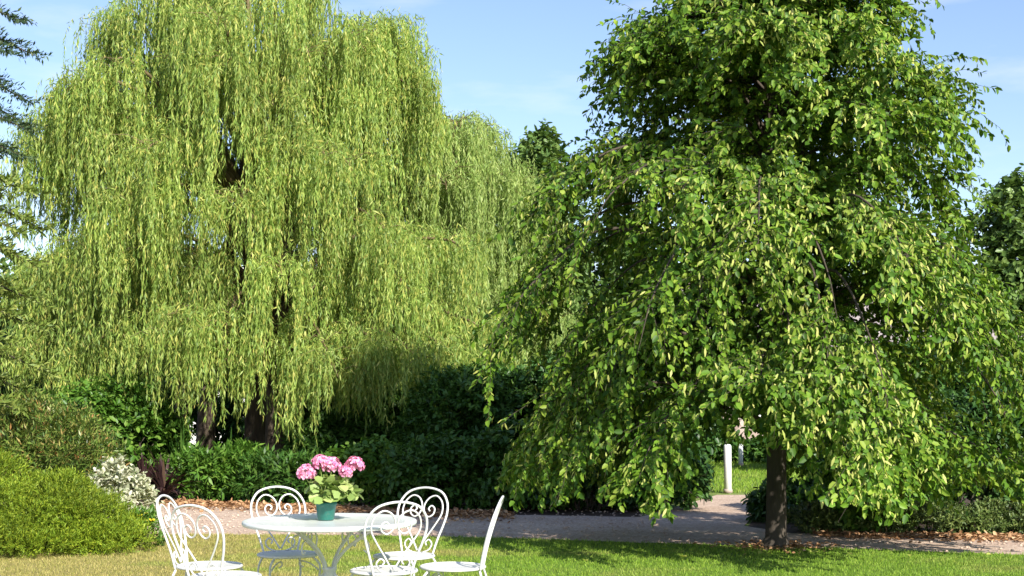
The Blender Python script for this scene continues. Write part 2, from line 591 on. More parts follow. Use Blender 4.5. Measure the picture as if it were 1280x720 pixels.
# ------------------------------------------------------------------ linden
def linden():
    rng = np.random.default_rng(21)
    bx, by = gx(970, 14.5), 14.5
    root = empty('linden_tree', (bx, by, 0))
    zz = [-.1, .0, .07, .24, 1.2, 2.5, 4.5, 6.5, 8.0]
    rr = [.19, .165, .128, .104, .096, .088, .07, .035, .012]
    pts = [(.02 * math.sin(z * 1.7), .02 * math.cos(z * 1.3), z) for z in zz]
    MB().tube(spline(pts, 4), list(np.interp(np.linspace(0, 8, 33), range(9), rr)), 14).build('trunk', M['bark_linden'], root)
    ZT = [.2, .8, 1.4, 2.3, 3.1, 3.96, 4.8, 5.6, 6.6, 7.6, 8.3]
    RT = [1.95, 2.55, 2.85, 2.72, 2.36, 1.9, 1.5, 1.14, .78, .42, .12]
    Rz = lambda z: float(np.interp(z, ZT, RT))
    limbs = MB()
    P, A = [], []
    nl = 225
    cor = bx / by                                  # the crown parts over the trunk on the side facing the lawn
    U = lambda p: p[0] - p[1] * cor
    for i in range(nl):
        f = (i + .5) / nl
        z0 = .95 + 7.0 * f ** 1.12
        az = i * 2.39996 + rng.normal() * .12
        d = Vector((math.cos(az), math.sin(az), 0))
        inner = i % 5 in (1, 3)                         # shorter boughs fill the inside of the crown
        low = max(0, 1 - (z0 - .95) / 2.6)
        rise = .25 + .55 * min(1, (z0 - .9) / 3) + rng.normal() * .1
        zt = z0 + .1
        for _ in range(4):
            R = Rz(zt) * rng.uniform(.80, 1.04) if _ == 0 else R
            zt = z0 + R * (rise - (.42 + .55 * low) * 1.0)
        zt = max(zt, .62 + rng.random() * .35)
        R = min(R, Rz(zt) * rng.uniform(.9, 1.03))
        if d.x < 0 and zt < 4.9:                   # heavier towards the open side on the left
            R *= 1 + (.20 if zt > 3.0 else .13 if zt > 1.05 else .10) * -d.x * min(1, (4.9 - zt) / 1.0)
        if inner:
            R *= rng.uniform(.45, .75)
        if -.62 < U(d * R) < .12:
            zt = max(zt, 1.38 + rng.random() * .3)
            z0 = max(z0, 1.4)
        peak = max(z0 + R * rise * .55, (z0 + zt) / 2 + .1)
        c = [Vector((0, 0, z0)), d * R * .3 + Vector((0, 0, z0 + (peak - z0) * .75)), d * R * .62 + Vector((0, 0, peak)), d * R * .88 + Vector((0, 0, (peak + zt) / 2)), d * R + Vector((0, 0, zt))]
        side = d.cross(Vector((0, 0, 1)))
        wob = rng.normal() * .12
        c = [p + side * wob * R * t for p, t in zip(c, (0, .3, .7, .9, 1))]
        cv = spline(c, 5)
        if any(-.8 < U(p) < .14 and p.z < 1.2 and p.to_2d().length > .25 for p in cv):
            continue
        r0 = .009 + .007 * R
        limbs.tube(cv, list(np.linspace(r0, .0025, len(cv))), 5)
        nb = int(12 + 17 * R)
        for j in range(nb):
            t = .12 + .88 * ((j + rng.random()) / nb) ** .72
            q = t * (len(cv) - 1)
            k0 = min(int(q), len(cv) - 2)
            b = cv[k0].lerp(cv[k0 + 1], q - k0)
            tan = (cv[k0 + 1] - cv[k0]).normalized()
            s = (1 if j % 2 else -1) * rng.uniform(.3, .95)
            dr = tan * .75 + side * s + Vector((0, 0, rng.uniform(-.5, .5)))
            q = b + dr.normalized() * .3
            lump = math.sin(3.3 * q.x + 1.3 * q.z) + math.sin(3.7 * q.y - 1.1 * q.z + 2) + math.sin(4.1 * q.z + 1.7 * q.x + .6)
            if lump < -1.35 and q.z < 6 and q.to_2d().length > .45 * Rz(q.z):
                continue                           # shaded hollows between the boughs
            P.append(b[:])
            A.append(dr.normalized()[:])
    P, A = np.array(P), np.array(A)
    # each side branchlet droops along a short curve of three joined twigs
    segs_P, segs_A = [], []
    ln = rng.uniform(.13, .24, len(P))
    cur, dr = P.copy(), A.copy()
    tw = [cur.copy()]
    for s in range(4):
        segs_P.append(cur.copy())
        segs_A.append(dr.copy())
        cur = cur + dr * ln[:, None]
        tw.append(cur.copy())
        dr = nrm(dr + np.array([0, 0, -.28]) + rng.normal(size=dr.shape) * .16)
    for i in range(0, len(P)):
        q4 = np.array([tw[s][i] for s in range(5)])
        if q4[:, 2].min() < .5 or (((q4[:, 0] - q4[:, 1] * cor > -.72) & (q4[:, 0] - q4[:, 1] * cor < .12)) & (q4[:, 2] < 1.15)).any():
            continue
        limbs.tube([tw[s][i] for s in range(5)], [.0032, .003, .0025, .002, .0012], 3, False)
    limbs.build('branches', M['twig_dark'], root)
    SP, SA = np.concatenate(segs_P), np.concatenate(segs_A)
    pos, a, nn, L = sprigs(SP, SA, 7, .19, .077, .75, .36, rng, .65)
    out = nrm(pos * [1, 1, 0] + 1e-6)
    nn = nrm(nn + out * .6)

    def keep(p):
        u_ = p[:, 0] - p[:, 1] * cor
        gap = (u_ > -.72) & (u_ < .10)
        ok = ~(gap & (p[:, 2] < 1.12 + .10 * np.sin(p[:, 0] * 23) + .08 * np.sin(p[:, 1] * 17)))
        rim = .46 + .12 * np.sin(np.arctan2(p[:, 1], p[:, 0]) * 7)
        return ok & (p[:, 2] > rim)
    k = keep(pos - np.array([0, 0, .07]))
    crown = leaf_mesh('crown', pos[k], a[k], nn[k], L[k], L[k] * .70, BROAD, M['linden_leaf'], root)
    # pale flower bracts hang in bunches below the outer twigs
    rad = np.linalg.norm(SP[:, :2], axis=1)
    outer = rad > np.array([Rz(z) for z in SP[:, 2]]) * .55
    patch = np.sin(SP[:, 0] * 2.1 + 1) + np.sin(SP[:, 1] * 1.9) + np.sin(SP[:, 2] * 2.6 + SP[:, 0])
    pick = np.where(outer & (rng.random(len(SP)) < np.clip(.50 + .30 * patch, .05, 1)))[0]
    B = np.repeat(SP[pick], 3, 0) + rng.normal(size=(len(pick) * 3, 3)) * .03 + np.repeat(SA[pick], 3, 0) * .12
    ba = rng.normal(size=B.shape) * .42 + np.array([0, 0, -1]) + nrm(B * [1, 1, 0]) * .25
    bn = nrm(B * [1, 1, 0]) + rng.normal(size=B.shape) * .5 + np.array([0, 0, .25])
    k = keep(B - np.array([0, 0, .1]))
    bl = rng.uniform(.04, .085, len(B))
    leaf_mesh('flower_bracts', B[k], ba[k], bn[k], bl[k], bl[k] * .30, STRAP, M['bract'], crown)
    tag(root, 'broad conical linden tree with pale hanging bracts and a bare dark trunk', 'tree')
    return root


linden()


# ------------------------------------------------------------------ willows
def willow(name, label, base, lean, R, ztop, nb, seed, leaf, lsc, manual, trunks, zlow, strands=8, squash=1.0, twn=11, dip=0):
    rng = np.random.default_rng(seed)
    root = empty(name, base)
    fork = Vector(lean) * .25 + Vector((0, 0, ztop * .27))
    cen = Vector(lean)
    for ti, (dx, dy, r0) in enumerate(trunks):
        c = [Vector((dx, dy, -.1)), Vector((dx, dy, .15)), Vector((dx * .97, dy, ztop * .16)), fork + Vector((dx * .75, dy * .6, ztop * .06)), cen * .7 + Vector((dx * .2, 0, ztop * .5)), cen + Vector((0, 0, ztop * .78))]
        cv = spline(c, 5)
        MB().tube(cv, list(np.interp(np.linspace(0, 5, len(cv)), range(6), [r0 * 1.3, r0 * 1.08, r0, r0 * .85, r0 * .45, r0 * .05])), 14).build('trunk', M['bark_willow'], root)
    tips = [Vector(m) for m in manual]
    for i in range(nb):
        az = i * 2.39996 + rng.normal() * .25
        f = rng.random()
        if f < .56:                    # dome
            r = R * math.sqrt(rng.random()) * .92
            z = ztop * (1 - .42 * (r / R) ** 3.2) * rng.uniform(.90, 1.0)
        else:                          # flanks, in tiers
            r = R * rng.uniform(.70, .98)
            z = ztop * rng.uniform(.25, .74)
            r *= min(1, 1.12 - .28 * (z / ztop))
        tips.append(cen + Vector((math.cos(az) * r, math.sin(az) * r * squash, z)))
    boughs = MB()
    st, sd, sg = [], [], []
    for gi, T in enumerate(tips):
        h = Vector((T.x, T.y, 0)) - Vector((cen.x, cen.y, 0)) * .5
        hd = h.normalized() if h.length > .01 else Vector((1, 0, 0))
        z0 = min(ztop * rng.uniform(.3, .5), T.z * .75)
        s0 = Vector((cen.x * .5 * z0 / ztop, cen.y * .5 * z0 / ztop, z0)) + fork * Vector((1, 1, 0)).length * 0
        rise = rng.uniform(.25, .7)
        c = [s0, s0.lerp(T, .35) + Vector((0, 0, rise * .9 + (T.z - z0) * .12)), s0.lerp(T, .75) + Vector((0, 0, rise)), T, T + hd * .3 + Vector((0, 0, -.22))]
        cv = spline(c, 5)
        boughs.tube(cv, list(np.linspace(.02 + .012 * (T - s0).length, .006, len(cv))), 5)
        side = hd.cross(Vector((0, 0, 1)))
        for j in range(twn):
            t = .42 + .58 * (j + rng.random()) / twn
            q = t * (len(cv) - 1)
            k0 = min(int(q), len(cv) - 2)
            b = cv[k0].lerp(cv[k0 + 1], q - k0)
            s = (1 if j % 2 else -1) * rng.uniform(.1, .6)
            e = b + side * s + hd * rng.uniform(.05, .5) + Vector((0, 0, rng.uniform(-.15, .2)))
            boughs.tube([b, b.lerp(e, .5) + Vector((0, 0, .1)), e], [.008, .006, .003], 3, False)
            out = (e - b).normalized()
            ngr = strands
            for m_ in range(ngr):
                p = b.lerp(e, rng.uniform(.25, 1.1)) + Vector(rng.normal(size=3) * .075)
                p.z += .1
                st.append(p[:])
                sd.append((out * rng.uniform(.3, 1) + Vector(rng.normal(size=3) * .25))[:])
                sg.append(gi * 64 + j)
    boughs.build('branches', M['twig'], root)
    st, sd, sg = np.array(st), np.array(sd), np.array(sg)
    n = len(st)
    gl = rng.uniform(.8, 2.7, sg.max() + 1)[sg]
    L = gl * rng.uniform(.55, 1.15, n)
    zl = (zlow + .55 * np.sin(st[:, 0] * 1.9) * np.cos(st[:, 1] * 1.3) + .2 * np.sin(st[:, 0] * 5) - dip * np.exp(-((st[:, 0] - .9) / .55) ** 2))
    L = np.minimum(L, np.maximum(st[:, 2] - zl + rng.normal(size=n) * .22, .35))
    K = 88
    s = (np.arange(K)[None, :] + rng.random((n, K))) * .031
    ok = s < L[:, None]
    ease = 1 - np.exp(-s / .28)
    ph = rng.uniform(0, 6.28, n)[:, None]
    sway = np.sin(s * 2.6 + ph) * .035 * s
    sd[:, 2] = 0
    x = st[:, 0:1] + sd[:, 0:1] * .26 * ease + sway + s * .03 * np.sin(ph * 3)
    y = st[:, 1:2] + sd[:, 1:2] * .26 * ease + sway * .6
    z = st[:, 2:3] + .10 * ease - s * .97
    pos = np.stack([x, y, z], -1)[ok]
    m = len(pos)
    a = rng.normal(size=(m, 3)) * .27 + np.array([0, 0, -1.])
    hi = (s[ok] < .3)[:, None]
    a = a + hi * np.array([0, 0, .55])
    nn = rng.normal(size=(m, 3)) + np.array([.2, -.35, .25])
    ll = rng.uniform(.075, .14, m) * lsc
    leaf_mesh('crown', pos, a, nn, ll, ll * .175, SLIM, M[leaf], root)
    tag(root, label, 'tree')
    return root


WB = Vector((gx(342, 26), 26, 0))
cenx = gx(300, 26) - WB.x


def rel(px, py, Y):
    p = at(px, py, Y) - WB
    return (p.x, p.y, p.z)


willow('weeping_willow', 'tall weeping willow with long light green curtains reaching out of the top of the picture', WB, (cenx, 0, 0), 3.62, 9.75, 74, 31, 'willow_leaf', 1.0,
       [rel(240, 392, 22.4), rel(205, 405, 22.6), rel(285, 400, 22.5), rel(330, 430, 22.8), rel(430, 200, 23.2), rel(400, 185, 23.4), rel(470, 275, 23), rel(105, 120, 25.5),
        rel(85, 180, 25), rel(100, 320, 23.8), rel(60, 330, 24.5), rel(130, 300, 23.6), rel(495, 60, 26), rel(512, 125, 26), rel(480, 25, 26.5), rel(380, 60, 24), rel(250, 70, 24), rel(170, 20, 26),
        rel(150, 40, 26.2), rel(405, 430, 22.6), rel(460, 420, 22.8), rel(300, 250, 22.8), rel(220, 230, 23.2), rel(340, 120, 23.5), rel(560, 300, 24.5), rel(540, 390, 24), rel(500, 350, 23.4), rel(70, 400, 24.5), rel(350, 330, 22.6), rel(415, 455, 22.4), rel(545, 425, 23.2), rel(585, 400, 24), rel(515, 440, 22.8), rel(130, 420, 23.4), rel(60, 430, 24), rel(190, 300, 23)],
       [(0, 0, .17), (-1.35, .4, .17), (-1.72, -.1, .12), (-.45, .5, .20)], 1.45, strands=13, twn=8, dip=.75)
willow('weeping_willow', 'smaller paler weeping willow half hidden between the tall willow and the linden', (gx(556, 29), 29, 0), (0, 0, 0), 2.1, 7.5, 50, 47, 'willow_leaf_pale', 1.05,
       [(.2, -2.3, 2.6), (.9, -2.2, 2.7), (1.5, -1.9, 2.9), (-.5, -2.3, 2.8), (2.0, -1.2, 3.2)], [(0, 0, .16)], 1.3)


# ------------------------------------------------------------------ other trees
def tree(name, label, base, r0, h, blobs, n, K, ll, mat, seed, tmpl=OVAL, group=None, lw=.6):
    rng = np.random.default_rng(seed)
    root = empty(name, base)
    pts = spline([(0, 0, -.1), (.03, 0, h * .2), (-.04, .03, h * .5), (.02, -.02, h * .9)], 4)
    MB().tube(pts, list(np.linspace(r0 * 1.2, r0 * .15, len(pts))), 10).build('trunk', M['bark_linden'], root)
    mb = MB()
    for b in blobs:
        for q in range(4):
            d = rdir(1, rng)[0]
            e = Vector((b[0] + d[0] * b[3] * .7, b[1] + d[1] * b[4] * .7, b[2] + abs(d[2]) * b[5] * .6))
            s0 = Vector((0, 0, h * rng.uniform(.22, .6)))
            s0.z = min(s0.z, e.z * .8)
            mb.tube(spline([s0, s0.lerp(e, .5) + Vector((0, 0, .2)), e], 4), list(np.linspace(r0 * .35, r0 * .06, 9)), 5)
    mb.build('branches', M['twig_dark'], root)
    P, A = lump_points(blobs, n, rng, 34)
    pos, a, nn, L = sprigs(P, A, K, .42, ll, .8, .15, rng, .7)
    leaf_mesh('crown', pos, a, nn, L, L * lw, tmpl, M[mat], root)
    tag(root, label, 'tree', group)
    return root


def bush_blobs(w, h, zc=None, rng=None):
    zc = zc or h * .55
    return [(0, 0, h * .55, w, w * .8, h * .46), (-w * .45, 0, h * .45, w * .6, w * .6, h * .38), (w * .5, .1, h * .42, w * .6, w * .6, h * .36), (.1 * w, 0, h * .76, w * .5, w * .5, h * .25)]


G = 'trees far behind the garden'
far = [  # px, Y, top py, half width m, label
    (40, 41, 330, 3.0, 'dark far tree at the left edge of the picture behind the willow'),
    (165, 44, 300, 3.0, 'dark far tree behind the left curtain of the tall willow'),
    (320, 47, 330, 3.0, 'dark far tree behind the trunks of the tall willow'),
    (470, 45, 300, 3.0, 'dark far tree behind the right half of the tall willow'),
    (590, 47, 260, 2.8, 'dark far tree right behind the smaller pale willow'),
    (672, 46, 170, 1.2, 'dull green far tree rising in the gap of sky between willow and linden'),
    (760, 49, 270, 2.6, 'dark far tree behind the left side of the linden'),
    (880, 52, 330, 2.8, 'dark far tree behind the linden trunk and the stone house'),
    (1020, 52, 330, 2.8, 'dark far tree behind the middle of the linden'),
    (1150, 50, 300, 2.8, 'dark far tree behind the right side of the linden'),
    (1275, 44, 226, 1.5, 'rounded dark far tree showing above the right flank of the linden')]
for i, (px, Y, ty, w, lb) in enumerate(far):
    h = at(px, ty, Y).z
    tree('broadleaf_tree', lb, (gx(px, Y), Y, 0), .2, h, [(0, 0, h * .52, w, w * .8, h * .44), (-w * .5, -.3, h * .40, w * .65, w * .6, h * .30), (w * .5, -.3, h * .44, w * .65, w * .6, h * .32), (.1, 0, h * .78, w * .6, w * .6, h * .21)],
         2300, 7, .26, 'far_leaf', 100 + i, group=G)


# tall conifer just outside the left edge, its branch tips reach into the picture
def conifer():
    rng = np.random.default_rng(77)
    bx, by = gx(-118, 16), 16.0
    root = empty('conifer_tree', (bx, by, 0))
    pts = [(0, 0, -.1), (.02, 0, 2), (0, .02, 4.5), (0, 0, 8.2)]
    MB().tube(spline(pts, 4), list(np.linspace(.2, .02, 13)), 10).build('trunk', M['bark_linden'], root)
    mb = MB()
    P, A, P2, A2 = [], [], [], []
    for i in range(120):
        z0 = .8 + 7 * (i + .5) / 120
        az = i * 2.39996 + rng.normal() * .2
        R = float(np.interp(z0, [.8, 2.5, 4, 5.0, 6.4, 8], [1.8, 1.75, 1.5, 1.3, 1.15, .3])) * rng.uniform(.72, 1.02)
        d = Vector((math.cos(az), math.sin(az), 0))
        c = [Vector((0, 0, z0)), d * R * .5 + Vector((0, 0, z0 + .05)), d * R + Vector((0, 0, z0 - .22 * R + .1))]
        cv = spline(c, 6)
        mb.tube(cv, list(np.linspace(.03, .005, len(cv))), 5)
        side = d.cross(Vector((0, 0, 1)))
        low = z0 < 4.5
        for j in range(30):
            t = .3 + .7 * (j + rng.random()) / 30
            q = t * (len(cv) - 1)
            k0 = min(int(q), len(cv) - 2)
            b = cv[k0].lerp(cv[k0 + 1], q - k0)
            s = (1 if j % 2 else -1)
            dr = d * .8 + side * s * rng.uniform(.3, 1) + Vector((0, 0, rng.uniform(-.45, .15)))
            tgt = (P2, A2) if low else (P, A)
            tgt[0].append(b[:])
            tgt[1].append(dr.normalized()[:])
    mb.build('branches', M['twig_dark'], root)
    for nm, PP, AA, mt in (('crown', P, A, 'conifer'), ('lower_crown', P2, A2, 'conifer_lower')):
        pos, a, nn, L = sprigs(np.array(PP), np.array(AA), 18, .24, .075 if nm == 'crown' else .10, .75, .1, rng, .6)
        leaf_mesh(nm, pos, a, nn, L, L * .28, SLIM, M[mt], root)
    tag(root, 'dark conifer whose branch tips reach in from the left edge of the picture', 'tree')


conifer()

# ------------------------------------------------------------------ shrubs of the left bed
shrub('heath_shrub', 'low golden green mound of fine feathery foliage beside the dry lawn', 'shrub', (gx(62, 14.2), 14.2, 0),
      [(-.25, 0, .34, .72, .62, .44), (-.75, .05, .42, .6, .55, .46), (.32, -.02, .20, .50, .5, .30), (.68, -.05, .10, .30, .42, .17), (-.3, -.2, .1, .95, .6, .2), (.02, .1, .5, .32, .35, .2)], 15000, 9, .11, .042, .24, SLIM, 'gold_heath', 201, spread=.55, droop=-.25, lumps=40)
shrub('rusty_shrub', 'bushy feathery shrub with bronze tipped green foliage behind the golden mound', 'shrub', (gx(40, 16), 16, 0),
      [(-.2, 0, .8, .8, .6, .62), (.42, -.1, .75, .52, .5, .50), (-.6, .1, 1.0, .6, .55, .55)], 3600, 10, .17, .075, .24, SLIM, 'rust_leaf', 202, spread=.6, droop=-.1)
shrub('variegated_shrub', 'small shrub of creamy white leaves at the end of the golden mound', 'shrub', (gx(152, 15.0), 15.0, 0),
      [(0, 0, .42, .27, .26, .32), (.17, -.03, .28, .2, .2, .24), (-.14, .02, .55, .2, .18, .24)], 330, 8, .11, .07, .5, OVAL, 'white_leaf', 203)
yf = shrub('yellow_flower_plant', 'low leafy plant dotted with yellow flowers at the foot of the creamy shrub', 'plant', (gx(176, 14.55), 14.55, 0),
           [(0, 0, .17, .20, .18, .17)], 170, 7, .09, .07, .32, SLIM, 'bright_leaf', 204, droop=-.1)
rng = np.random.default_rng(9)
for i in range(14):
    d = nrm(rng.normal(size=3) + np.array([.2, -.7, .7]))
    c = np.array([0, 0, .18]) + d * np.array([.2, .18, .2]) * rng.uniform(.85, 1.05)
    q = np.array([[math.cos(v), math.sin(v), 0] for v in np.arange(6) * 1.047 + i])
    leaf_mesh('flower', np.tile(c, (6, 1)), q + d * .3, np.tile(d, (6, 1)) + q * .2, .038, .03, OVAL, M['yellow_petal'], yf)
shrub('green_bush', 'bright green bush under the left curtain of the tall willow', 'shrub', (gx(120, 22.6), 22.6, 0), bush_blobs(1.15, 1.75), 1500, 8, .2, .12, .5, OVAL, 'bright_leaf', 205)
shrub('green_bush', 'small bright green bush beside the dark purple plants', 'shrub', (gx(182, 23.4), 23.4, 0), bush_blobs(.5, 1.25), 480, 8, .18, .11, .5, OVAL, 'mid_leaf', 206)


# strap leaved and ground cover plants under the willow
def strap_plant(name, label, base, n, ln, w, mat, seed, lift=1.0, group=None):
    rng = np.random.default_rng(seed)
    root = empty(name, base)
    mb = MB()
    for i in range(n):
        az = rng.uniform(0, 6.28)
        L = ln * rng.uniform(.6, 1.1)
        tilt = rng.uniform(.15, .95)
        d = Vector((math.cos(az), math.sin(az), 0))
        s = Vector((-d.y, d.x, 0))
        b0 = len(mb.v)
        K = 7
        for k in range(K):
            t = k / (K - 1)
            p = d * (L * tilt * (t ** 1.3)) + Vector((0, 0, L * lift * (t * (1.15 - tilt * .3) - .75 * tilt * t * t)))
            ww = w * (math.sin(math.pi * (.12 + .86 * t)) ** .8) * .5
            p.z = max(p.z, .01)
            mb.v += [p + s * ww + Vector((0, 0, ww * .5)), p, p - s * ww + Vector((0, 0, ww * .5))]
        for k in range(K - 1):
            a = b0 + k * 3
            mb.f += [(a, a + 1, a + 4, a + 3), (a + 1, a + 2, a + 5, a + 4)]
    mb.build('leaves', M[mat], root)
    tag(root, label, 'plant', group)
    return root


strap_plant('strap_leaf_plant', 'dark purple strap leaved plant nearest the path at the left', (gx(205, 21.2), 21.2, 0), 60, .85, .05, 'purple_leaf', 1)
strap_plant('strap_leaf_plant', 'dark purple strap leaved plant behind the creamy shrub', (gx(180, 22.2), 22.2, 0), 60, .95, .05, 'purple_leaf', 2)
strap_plant('strap_leaf_plant', 'tall green strap leaved clump in front of the dark left trunks of the willow', (gx(228, 22.6), 22.6, 0), 60, 1.3, .035, 'mid_leaf', 3)
strap_plant('strap_leaf_plant', 'green strap leaved clump just left of the thick willow trunk', (gx(285, 23.2), 23.2, 0), 50, 1.2, .04, 'mid_leaf', 4)
for i, (px, Y, w, h, mt, lb) in enumerate([
        (258, 21.5, .50, .66, 'bright_leaf', 'leafy green perennial at the path edge, leftmost of the clumps under the willow'),
        (300, 21.7, .50, .70, 'bright_leaf', 'leafy green perennial at the path edge in front of the thick willow trunk'),
        (345, 21.2, .48, .58, 'mid_leaf', 'leafy green perennial at the path edge behind the back left chair'),
        (388, 20.9, .46, .55, 'mid_leaf', 'dark leafy perennial at the path edge behind the flower pot')]):
    shrub('leafy_perennial', lb, 'plant', (gx(px, Y), Y, 0), bush_blobs(w, h), 420, 8, .16, .13, .3, SLIM, mt, 210 + i, droop=-.05)

# dark evergreen shrubs behind the path and around the drive
dk = [
    (432, 23.4, .9, 1.25, 'mid_leaf', 'dark evergreen shrub directly behind the pink flowers'),
    (500, 24.6, 1.2, 1.5, 'mid_leaf', 'broad evergreen shrub below the right curtain of the tall willow'),
    (468, 20.4, .55, .75, 'bright_leaf', 'light green shrub at the path edge right of the pink flowers'),
    (545, 20.0, .75, .85, 'mid_leaf', 'low green shrub at the path edge behind the back right chair'),
    (600, 22.4, 1.3, 1.9, 'mid_leaf', 'dark evergreen shrub behind the side chair at the right of the table'),
    (655, 19.7, .75, 1.05, 'mid_leaf', 'dark shrub at the path edge right of the side chair'),
    (705, 21.8, 1.3, 2.0, 'dark_leaf', 'dark evergreen shrub under the left flank of the linden'),
    (735, 19.5, .75, 1.0, 'dark_leaf', 'dark shrub at the path edge below the low left boughs of the linden'),
    (768, 21.4, 1.1, 1.9, 'dark_leaf', 'dark evergreen shrub below the linden, left of the drive'),
    (822, 19.7, .55, .95, 'dark_leaf', 'rounded dark shrub at the left corner of the drive'),
    (978, 17.8, .27, .30, 'dark_leaf', 'small dark shrub left of the linden trunk at the right corner of the drive'),
    (1095, 18.4, .8, 1.5, 'dark_leaf', 'dark shrub right behind the linden trunk'),
    (1140, 19.4, .9, 1.5, 'dark_leaf', 'dark shrub behind the low hedge, middle of the right side'),
    (1180, 19.0, .9, 1.5, 'dark_leaf', 'dark shrub behind the low hedge below the right flank of the linden'),
    (1275, 18.6, .8, 1.5, 'dark_leaf', 'dark shrub behind the low hedge at the right edge of the picture'),
    (1082, 16.3, .38, .80, 'bright_leaf', 'bright yellow green shrub growing out of the low hedge under the linden')]
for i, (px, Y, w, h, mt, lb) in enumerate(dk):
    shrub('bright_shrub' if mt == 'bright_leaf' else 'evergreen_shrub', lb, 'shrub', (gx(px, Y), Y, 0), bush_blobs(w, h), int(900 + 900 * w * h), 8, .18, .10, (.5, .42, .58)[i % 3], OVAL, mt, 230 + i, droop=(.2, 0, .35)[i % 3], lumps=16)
for i, (px, Y, w, h, lb) in enumerate([
        (890, 34.5, .5, .85, 'green bush at the far end of the meadow left of the tall white post'),
        (948, 34.5, .45, .36, 'very low green bush behind the meadow, right of the small white post'),
        (1010, 35, .8, .9, 'green bush at the far end of the meadow behind the linden trunk')]):
    shrub('meadow_bush', lb, 'shrub', (gx(px, Y), Y, 0), bush_blobs(w, h), 700, 7, .22, .16, .5, OVAL, 'mid_leaf', 260 + i)
for i, (px, Y, w, h, lb) in enumerate([
        (20, 30, 2.3, 2.6, 'dark background bush far left behind the bright green bush'),
        (150, 33, 2.0, 2.4, 'dark background bush behind the left trunks of the willow'),
        (350, 33, 1.5, 2.5, 'dark background bush behind the thick willow trunk'),
        (455, 33, 2.2, 2.6, 'dark background bush behind the right curtain of the tall willow'),
        (640, 33, 2.3, 2.7, 'dark background bush below the smaller pale willow'),
        (770, 32, 2.0, 2.6, 'dark background bush behind the left boughs of the linden'),
        (1130, 30, 2.3, 2.4, 'dark background bush behind the hedge and the linden'),
        (1290, 30, 2.0, 2.6, 'dark background bush at the right edge of the picture')]):
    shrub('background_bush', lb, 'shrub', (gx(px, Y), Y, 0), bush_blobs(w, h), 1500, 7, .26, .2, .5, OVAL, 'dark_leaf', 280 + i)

# low clipped hedge
rng = np.random.default_rng(63)
hx0, hx1 = gx(1000, 16.2), gx(1330, 16)
hr = empty('low_hedge', ((hx0 + hx1) / 2, 16.25, 0))
hw = (hx1 - hx0) / 2
bl = [(t * hw, -.10 * t, .13, .34, .36, .15 + .02 * math.sin(i * 2.3)) for i, t in enumerate(np.linspace(-.9, 1, 9))]
P, A = lump_points(bl, 5200, rng, 20, .0)
pos, a, nn, L = sprigs(P, A, 8, .075, .045, .8, -.05, rng)
leaf_mesh('foliage', pos, a, nn, L, L * .4, OVAL, M['hedge_leaf'], hr)
mb = MB()
for t in np.linspace(-.95, 1, 24):
    mb.tube([(t * hw, -.1 * t, -.03), (t * hw + .04, -.1 * t - .03, .12), (t * hw + .1, -.1 * t + .05, .22)], [.008, .006, .003], 5)
mb.build('stems', M['twig_dark'], hr)
tag(hr, 'long low clipped hedge running along the gravel right of the linden trunk', 'hedge')


# ------------------------------------------------------------------ white posts and houses
def post(label, px, Y, h, r):
    root = empty('white_post', (gx(px, Y), Y, 0))
    MB().lathe([(0, -.12), (r, -.12), (r, h - r * .5), (r * .86, h - r * .15), (r * .5, h), (0, h + .004)], 18).build('shaft', M['post'], root)
    MB().lathe([(r * 1.02, 0), (r * 1.25, 0), (r * 1.18, .05), (r * 1.02, .06)], 18).build('footing', M['stone'], root)
    tag(root, label, 'post', 'white posts by the drive')


post('taller white round post at the far end of the gravel drive', 910, 23.2, .78, .062)
post('shorter white post standing farther back in the meadow', 926, 32.5, .50, .055)


